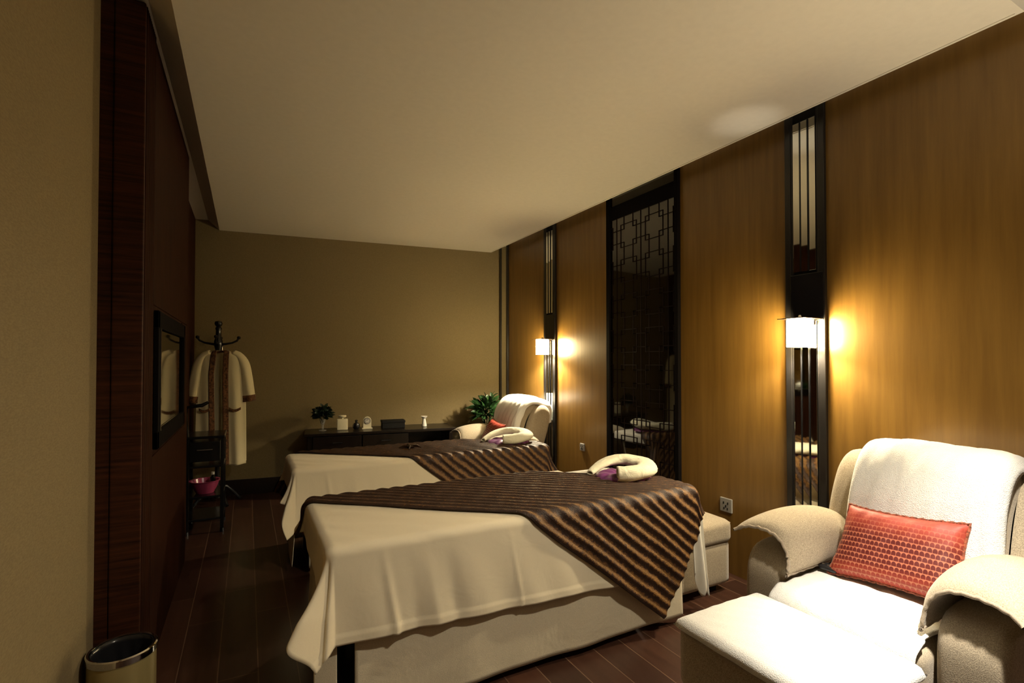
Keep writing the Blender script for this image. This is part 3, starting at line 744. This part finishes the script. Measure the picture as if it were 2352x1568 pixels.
# glass vase with dark leaves
m_ = at_desk(.70, .22)
M['glass'] = plain('clear_glass', (.9, .9, .88), .05, spec=.5); M['glass'].node_tree.nodes['Principled BSDF'].inputs['Transmission Weight'].default_value = .85
g = MB(); g.lathe([(0, 0), (.035, .001), (.036, .006), (.010, .012), (.010, .05), (.018, .07), (.028, .10), (.033, .125), (.030, .124), (.024, .10), (.012, .072), (0, .066)], n=28)
tag(g.build('glass_vase', 'glass', None, True, mtx=m_), 'slim stemmed glass vase holding dark foliage at the left end of the desk', 'vase')
def leafy(name, mtx, base, n, rx, rz, ln, wd, mat, parent=None, seed=1, zmin=0, up=.5):
    r = random.Random(seed); V = []; F = []
    for k in range(n):
        th = r.uniform(0, 2*PI); el = math.asin(r.uniform(-.25, 1)); rr = r.uniform(.45, 1)
        c_ = Vector((rx*rr*math.cos(th)*math.cos(el), rx*rr*math.sin(th)*math.cos(el), base+zmin+rz*rr*(math.sin(el)*.8+.3)))
        d_ = Vector((math.cos(th)*math.cos(el), math.sin(th)*math.cos(el), math.sin(el)+up)).normalized()
        d_ = (d_+Vector((r.uniform(-.4, .4), r.uniform(-.4, .4), r.uniform(-.3, .3)))).normalized()
        sd = d_.cross(Vector((r.uniform(-1, 1), r.uniform(-1, 1), r.uniform(-.2, 1)))).normalized(); nm = sd.cross(d_)
        L = ln*r.uniform(.7, 1.3); W_ = wd*r.uniform(.7, 1.2); o_ = len(V)
        for i, (u_, w_) in enumerate(((0, .08), (.25, .8), (.5, 1), (.75, .65), (1, .02))):
            q_ = c_+d_*(L*u_)-Vector((0, 0, 1))*(L*.35*u_*u_)
            V += [q_-sd*(W_*w_/2), q_+nm*(-.12*W_), q_+sd*(W_*w_/2)]
        for i in range(4):
            a_ = o_+i*3; F += [(a_, a_+1, a_+4, a_+3), (a_+1, a_+2, a_+5, a_+4)]
    V = [mtx @ v for v in V]
    return pmesh(name, V, F, mat, parent, True)
t = thing('foliage_bunch', 'bunch of very dark leaves standing in the glass vase', 'plant', m_ @ Vector((0, 0, .07)))
leafy('leaves', m_, .125, 300, .070, .105, .055, .030, 'leafdark', t, 4)
g = MB()
for k in range(6):
    a_ = k*PI/3; g.tube([(0, 0, .075), (.02*math.cos(a_), .02*math.sin(a_), .13), (.05*math.cos(a_), .05*math.sin(a_), .2)], .002, 6)
g.build('stem', 'leafdark', t, True, mtx=m_)
# cream square bottle shaped box
m_ = at_desk(.885, .22)
t = thing('square_jar', 'square cream jar with a wide stopper beside the vase', 'jar', m_.to_translation(), BA)
MB().box(-.052, .052, -.025, .025, 0, .112, .006, 3).build('body', 'ceramic', t, True, mtx=m_)
MB().lathe([(.0, .112), (.012, .112), (.012, .122), (.036, .130), (.040, .140), (.034, .148), (0, .150)], n=24).build('stopper', 'ceramic', t, True, mtx=m_)
# dark round bottle
m_ = at_desk(1.02, .22)
t = thing('dark_bottle', 'small round black bottle between the square jar and clock', 'bottle', m_.to_translation(), BA)
MB().lathe([(0, 0), (.022, .001), (.034, .018), (.037, .038), (.028, .06), (.012, .070), (.011, .078), (0, .079)], n=28).build('body', 'black', t, True, mtx=m_)
MB().lathe([(0, .078), (.014, .078), (.016, .086), (.009, .096), (0, .098)], n=20).build('stopper', 'black', t, True, mtx=m_)
# clock
m_ = at_desk(1.125, .22)
t = thing('mantel_clock', 'small cream arched clock with a round dial', 'clock', m_.to_translation(), BA)
pr_ = [(-.041, .012), (.041, .012), (.041, .085)]+[(.041*math.cos(a_), .085+.041*math.sin(a_)) for a_ in np.linspace(.15, PI-.15, 14)]+[(-.041, .085)]
MB().prism(pr_, lambda p: (p[0], -.018, p[1]), lambda p: (p[0], .02, p[1])).build('case', 'ceramic', t, False, .003, mtx=m_)
MB().box(-.052, .052, -.026, .026, 0, .013, .003).build('plinth', 'ceramic', t, False, mtx=m_)
ry = Matrix.Translation((0, -.018, .083)) @ Matrix.Rotation(PI/2, 4, 'X')
fc = MB().lathe([(0, 0), (.030, 0), (.030, .004), (0, .004)], n=28).build('dial', M['porcelain'], t, False, mtx=m_ @ ry)
g = MB().lathe([(.028, 0), (.032, 0), (.032, .006), (.028, .006), (.028, 0)], n=28)
for k in range(12):
    a_ = k*PI/6; g.box(-.002, .002, .016, .026, .004, .0055, mtx=Matrix.Rotation(a_, 4, 'Z'))
g.build('numeral_ring', 'blackmatte', t, False, mtx=m_ @ ry)
g = MB(); g.box(-.0015, .0015, 0, .014, .005, .0065, mtx=Matrix.Rotation(.9, 4, 'Z')); g.box(-.0012, .0012, 0, .020, .005, .0065, mtx=Matrix.Rotation(-.3, 4, 'Z')); g.build('hand', 'blackmatte', t, mtx=m_ @ ry)
# black box
m_ = at_desk(1.385, .215)
t = thing('storage_box', 'low rectangular black box on the middle of the desk', 'box', m_.to_translation(), BA)
MB().box(-.115, .115, -.07, .07, 0, .058, .004).build('body', 'blackmatte', t, mtx=m_)
MB().box(-.120, .120, -.074, .074, .056, .080, .004).build('lid', 'blackmatte', t, mtx=m_)
# oil burner
m_ = at_desk(1.71, .225)
t = thing('oil_burner', 'little white porcelain burner with wide bowl near the right end of the desk', 'oil burner', m_.to_translation(), BA)
MB().lathe([(0, 0), (.026, .001), (.028, .006), (.024, .03), (.018, .06), (.015, .078), (.0, .078)], n=28).build('body', 'porcelain', t, True, mtx=m_)
MB().lathe([(0, .080), (.014, .078), (.022, .088), (.036, .106), (.034, .108), (.020, .094), (0, .088)], n=28).build('bowl', 'porcelain', t, True, mtx=m_)

# tall plant behind the far chair
m_ = Matrix.Translation((2.325, 4.99, 0))
t = thing('potted_plant', 'leafy green plant in the far right corner behind the far armchair', 'plant', (2.325, 4.99, 0))
MB().lathe([(0, 0), (.085, 0), (.10, .05), (.115, .56), (.12, .60), (.108, .60), (.105, .56), (0, .55)], n=32).build('pot', 'pot', t, True, mtx=m_)
g = MB()
r_ = random.Random(3)
for k in range(12):
    a_ = k*.55; R_ = r_.uniform(.06, .14); g.tube([(.02*math.cos(a_), .02*math.sin(a_), .55), (.5*R_*math.cos(a_), .5*R_*math.sin(a_), .70), (R_*math.cos(a_), R_*math.sin(a_), .84)], .005, 6)
g.build('stem', 'leaf', t, True, mtx=m_)
leafy('leaves', m_, .70, 190, .115, .20, .14, .042, 'leaf', t, 9, .0, .55)

# ------------------------------------------------------------------ coat rack and robe
RK = bw(-.20, .30)
RM = Matrix.Translation((RK.x, RK.y, 0)) @ Matrix.Rotation(BA+.05, 4, 'Z')
t = thing('coat_rack', 'dark turned wooden coat rack in the far left corner', 'coat rack', (RK.x, RK.y, 0), BA)
MB().lathe([(0, .06), (.03, .06), (.032, .14), (.022, .18), (.018, .5), (.017, 1.30), (.022, 1.40), (.034, 1.46), (.036, 1.50), (.024, 1.54), (.022, 1.60), (.027, 1.62), (.018, 1.635), (.030, 1.65), (.033, 1.665), (.028, 1.682), (0, 1.69)], n=24).build('pole', 'black', t, True, mtx=RM)
for k in range(4):
    a_ = k*PI/2+.0
    def q_(r, z): return (r*math.cos(a_), r*math.sin(a_), z)
    g = MB(); g.tube([q_(.02, 1.47), q_(.06, 1.475), q_(.11, 1.485), q_(.15, 1.505), q_(.165, 1.53)], [.014, .011, .009, .009, .008], 10)
    c_ = q_(.166, 1.535); g.lathe([(0, -.016), (.012, -.012), (.017, 0), (.012, .012), (0, .016)], c_, 14)
    g.build('hook', 'black', t, True, mtx=RM)
    a_ = k*PI/2+.5
    g = MB(); g.tube([q_(.02, .16), q_(.08, .15), q_(.14, .09), q_(.185, .035), q_(.205, .018)], [.018, .016, .015, .014, .016], 10)
    g.build('leg', 'black', t, True, mtx=RM)
# robe, centre of the body slightly in front of the pole
robe_o = bw(-.155, .385)
RB = Matrix.Translation((robe_o.x, robe_o.y, 0)) @ Matrix.Rotation(BA, 4, 'Z')
def rp(x, y, z): return tuple(RB @ Vector((x, y, z)))
ht = thing('coat_hanger', 'wooden hanger carrying the robe on the coat rack', 'hanger', rp(0, -.01, 1.40), BA)
MB().tube([rp(-.17, 0, 1.335), rp(-.09, 0, 1.385), rp(0, 0, 1.405), rp(.09, 0, 1.385), rp(.17, 0, 1.335)], .010, 10).build('arm', 'robe_trim', ht, True)
MB().tube([rp(0, 0, 1.40), rp(0, 0, 1.44), rp(.01, .012, 1.463), rp(.01, .03, 1.462), rp(.0, .04, 1.45)], .0035, 8).build('hook', 'steel', ht, True)
rt = thing('bath_robe', 'cream kimono robe with brown patterned edging hanging on the coat rack', 'robe', rp(0, 0, .38), BA)
def side(z):  # half width of body
    return np.interp(z, [.36, .9, 1.2, 1.3, 1.36, 1.40], [.203, .195, .190, .195, .16, .07])
def robe_panel(name, xa, xb, dep, zs, seed, mat='robe', n=40, thick=.004, flip=False):
    nz = 60; G = np.zeros((n, nz, 3)); Z = np.linspace(zs[0], zs[1], nz)
    for i in range(n):
        f_ = i/(n-1)
        for j, z in enumerate(Z):
            x0, x1 = xa(z), xb(z); x = x0+(x1-x0)*f_
            w = side(z); cv = math.sqrt(max(0, 1-(x/(w+.012))**2)); tt = 1-(z-.36)/1.05
            y = dep*(.35+.65*cv)+.011*math.sin(x*52+seed+z*2)*(.25+tt)
            zz = z-(.004*math.sin(x*40+seed) if z < .45 else 0)
            top = 1.415-.55*max(abs(x)-.04, 0)**1.15
            G[i, j] = rp(x, y, min(zz, top))
    return grid(name, G, mat, rt, thick=thick)
robe_panel('back_panel', lambda z: -side(z), lambda z: side(z), .012, (.40, 1.415), 1)
opL = lambda z: np.interp(z, [.36, 1.2, 1.41], [-.080, -.095, -.075]); opR = lambda z: np.interp(z, [.36, 1.2, 1.41], [.070, .058, .065])
robe_panel('front_panel', lambda z: -side(z), opL, -.06, (.395, 1.415), 2)
robe_panel('front_panel', opR, lambda z: side(z), -.06, (.375, 1.415), 3)
robe_panel('front_band', opL, lambda z: opL(z)+.042, -.068, (.395, 1.43), 2, 'robe_trim', 6)
robe_panel('front_band', lambda z: opR(z)-.042, opR, -.068, (.375, 1.43), 3, 'robe_trim', 6)
for s in (-1, 1):
    N = 22; m2 = 30; pts = [(.10, 1.372), (.145, 1.345), (.180, 1.27), (.198, 1.17), (.210, 1.07), (.222, .965)]
    pp = resample(pts, N); G = np.zeros((N, m2, 3)); wr = np.interp(np.linspace(0, 1, N), [0, .25, 1], [.03, .055, .058])
    for i in range(N):
        tg = pp[min(i+1, N-1)]-pp[max(i-1, 0)]; tg /= np.linalg.norm(tg); nn = np.array([tg[1], -tg[0]])
        for j in range(m2):
            b_ = 2*PI*j/m2; rr = 1+.10*math.sin(b_*4+i*.1+s)*i/N
            e = pp[i]+nn*(-.02+wr[i]*math.cos(b_)*rr*.85); G[i, j] = rp(s*(e[0]-.02), -.01+.045*math.sin(b_)*rr, e[1])
    sl = grid('sleeve', G, 'robe', rt, cv=True, thick=.004)
    cuff = G[-3:].copy(); cen = cuff.mean(axis=(0, 1)); cuff = cen+(cuff-cen)*1.04
    cuff = np.concatenate([cuff, cuff[-1:]-np.array([0, 0, .022])]); grid('cuff', cuff, 'robe_trim', rt, cv=True, thick=.004)
g = np.zeros((12, 4, 3))
for sx_, x0_, x1_ in ((1, .07, .165), (-1, -.165, -.08)):
    for i in range(12):
        x = x0_+(x1_-x0_)*i/11
        for j in range(4): g[i, j] = rp(x, -.078-.010*math.sin((x)*52+3)*.3+.02*max(0, abs(x)-.12)*8*.3, .90-.02*math.sin(i/11*PI)-j*.008)
    grid('pocket_trim', g.copy(), 'robe_trim', rt, thick=.004)

# ------------------------------------------------------------------ trolley
t = thing('trolley', 'black shelf trolley by the dark panelled wall holding the pink basin', 'trolley', (-.275, 4.62, 0))
for x in (-.395, -.165):
    for y in (4.48, 4.80): MB().box(x-.012, x+.012, y-.012, y+.012, .03, .73, .002).tube([(x, y, 0), (x, y, .03)], .014, 12).build('leg', 'black', t)
MB().box(-.412, -.148, 4.46, 4.82, .722, .742, .004).build('top', 'black', t)
dr = MB().box(-.38, -.18, 4.462, 4.79, .55, .70, .003).build('drawer', 'black', t)
MB().tube([(-.33, 4.462, .64), (-.33, 4.448, .64), (-.23, 4.448, .64), (-.23, 4.462, .64)], .005, 8).build('handle', 'steel', dr, True)
for z in (.50, .27, .10): MB().box(-.405, -.155, 4.47, 4.81, z, z+.016, .003).build('shelf', 'black', t)
MB().tube([(-.395, 4.50, .73), (-.405, 4.47, .90), (-.40, 4.45, .965), (-.36, 4.445, .972), (-.30, 4.445, .978), (-.26, 4.45, 1.0)], [.012, .012, .013, .013, .014, .011], 12).build('push_handle', 'black', t, True)
t = thing('wash_basin', 'pink plastic basin on the middle shelf of the black trolley', 'basin', (-.29, 4.60, .287))
MB().lathe([(0, 0), (.060, 0), (.085, .05), (.098, .090), (.108, .094), (.108, .098), (.094, .096), (.080, .052), (.056, .006), (0, .006)], (-.285, 4.60, .287), 40).build('bowl', 'pink', t, True)
t = thing('lotion_bottle', 'small dark bottle standing inside the pink basin', 'bottle', (-.22, 4.63, .294))
MB().lathe([(0, 0), (.020, 0), (.020, .10), (.008, .115), (.008, .125), (0, .125)], (-.235, 4.62, .294), 20).build('body', 'black', t, True)
MB().lathe([(0, .125), (.012, .125), (.012, .145), (0, .145)], (-.235, 4.62, .294), 16).build('cap', 'porcelain', t, True)

# ------------------------------------------------------------------ framed mirror on the panel
t = thing('framed_mirror', 'wide black framed mirror on the dark panelled wall, reflecting the robe', 'mirror', (-.355, 3.12, 1.2))
y0, y1, z0, z1 = 2.60, 3.63, .93, 1.525
f = MB(); f.box(-.354, -.335, y0, y1, z1-.075, z1, .003); f.box(-.354, -.335, y0, y1, z0, z0+.075, .003); f.box(-.354, -.335, y0, y0+.035, z0, z1, .003); f.box(-.354, -.335, y1-.05, y1, z0, z1, .003)
f.build('frame', 'tvframe', t)
f = MB(); zi0, zi1, yi0, yi1 = z0+.075, z1-.075, y0+.035, y1-.05
f.box(-.352, -.330, yi0, yi0+.012, zi0, zi1); f.box(-.352, -.345, yi0, yi1, zi0, zi0+.004)
f.build('silver_bevel', 'chrome', t)
MB().box(-.354, -.348, yi0, yi1, zi0, zi1).build('glass', 'tvglass', t)

# ------------------------------------------------------------------ waste bin
t = thing('waste_bin', 'round gold waste bin with chrome rim at the bottom left against the wall', 'bin', (-.385, 2.19, 0))
bc = (-.380, 2.205, 0); R_ = .098
MB().lathe([(0, .002), (R_-.008, .002), (R_-.004, .01), (R_, .02), (R_, .292), (R_-.004, .292), (R_-.004, .03), (0, .02)], bc, 56).build('body', 'bin', t, True)
MB().lathe([(R_+.001, .278), (R_+.004, .282), (R_+.004, .302), (R_, .306), (R_-.006, .304), (R_-.007, .296), (R_+.001, .278)], bc, 56).build('rim', 'chrome', t, True)
N = 60; G = np.zeros((N, 14, 3))
for i in range(N):
    a_ = 2*PI*i/N
    for j in range(14):
        q_ = j/13; rr = (R_-.010)*(1-.25*q_)+.004*math.sin(a_*13+q_*4)*math.sin(q_*PI); G[i, j] = (bc[0]+rr*math.cos(a_), bc[1]+rr*math.sin(a_), .301-.24*q_)
o = grid('liner', G, 'binbag', None, cu=True, thick=.0015)
o.name = 'bin_liner'; tag(o, 'black plastic liner bag inside the gold waste bin', 'bin bag')

# ------------------------------------------------------------------ lights
def spot(name, loc, tgt, e, col, ang, blend=.5, rad=.04):
    l = bpy.data.lights.new(name, 'SPOT'); l.energy = e; l.color = col; l.spot_size = math.radians(ang); l.spot_blend = blend; l.shadow_soft_size = rad
    o = bpy.data.objects.new(name, l); COL.objects.link(o); o.location = loc
    o.rotation_euler = (Vector(tgt)-Vector(loc)).to_track_quat('-Z', 'Y').to_euler(); return o
def area(name, loc, tgt, e, col, sx, sy):
    l = bpy.data.lights.new(name, 'AREA'); l.energy = e; l.color = col; l.shape = 'RECTANGLE'; l.size = sx; l.size_y = sy
    o = bpy.data.objects.new(name, l); COL.objects.link(o); o.location = loc
    o.rotation_euler = (Vector(tgt)-Vector(loc)).to_track_quat('-Z', 'Y').to_euler(); return o
spot('downlight', (1.70, .28, 2.66), (1.86, .50, .5), 600, (1, .91, .76), 44, 1, .06)
spot('bed_fill', (1.66, .30, 2.66), (1.3, 1.3, .4), 140, (1, .88, .68), 110, .8, .06)  # second wide spot added at the downlight to brighten the bed
spot('rear_fill', (.9, -.9, 2.66), (.9, -.7, 0), 10, (1, .82, .56), 120, .9, .06)  # added fill behind the camera, no lamp known there
spot('ceiling_fill', (2.15, -.25, 1.45), (2.05, .85, 2.6), 46, (1, .90, .72), 96, 1, .15)  # added unseen light that brightens the near right ceiling
for y, e in ((1.598, 38), (4.167, 110)):
    spot('lamp_beam', (2.575, y, 1.384), (2.47, y, 0), e, (1, .88, .66), 150, .5, .02)
spot('ceiling_oval_fill', (2.52, 1.64, 1.56), (2.37, 1.78, 2.6), 9.0, (1, .93, .78), 24, 1, .02)  # added narrow spot that makes the bright oval on the ceiling
w = bpy.data.worlds.new('world'); bpy.context.scene.world = w; w.use_nodes = True
w.node_tree.nodes['Background'].inputs['Color'].default_value = (.02, .015, .01, 1); w.node_tree.nodes['Background'].inputs['Strength'].default_value = .0

# ------------------------------------------------------------------ camera
f, vx, vy, cx, cy = 1150., 568., 833., 1176., 816.
th = math.atan((cx-vx)/f); pt = math.atan((vy-cy)/f)
cd = bpy.data.cameras.new('camera'); cam = bpy.data.objects.new('camera', cd); COL.objects.link(cam)
cd.sensor_width = 36; cd.sensor_fit = 'HORIZONTAL'; cd.lens = f/2352*36; cd.shift_x = 0; cd.shift_y = (cy-784)/2352; cd.clip_start = .02
cam.location = (0, 0, 1.3); cam.rotation_euler = (PI/2+pt, 0, -th)
sc = bpy.context.scene; sc.camera = cam
sc.view_settings.view_transform = 'Standard'; sc.view_settings.look = 'None'; sc.view_settings.gamma = 1; sc.view_settings.use_curve_mapping = False
sc.view_settings.exposure = 0
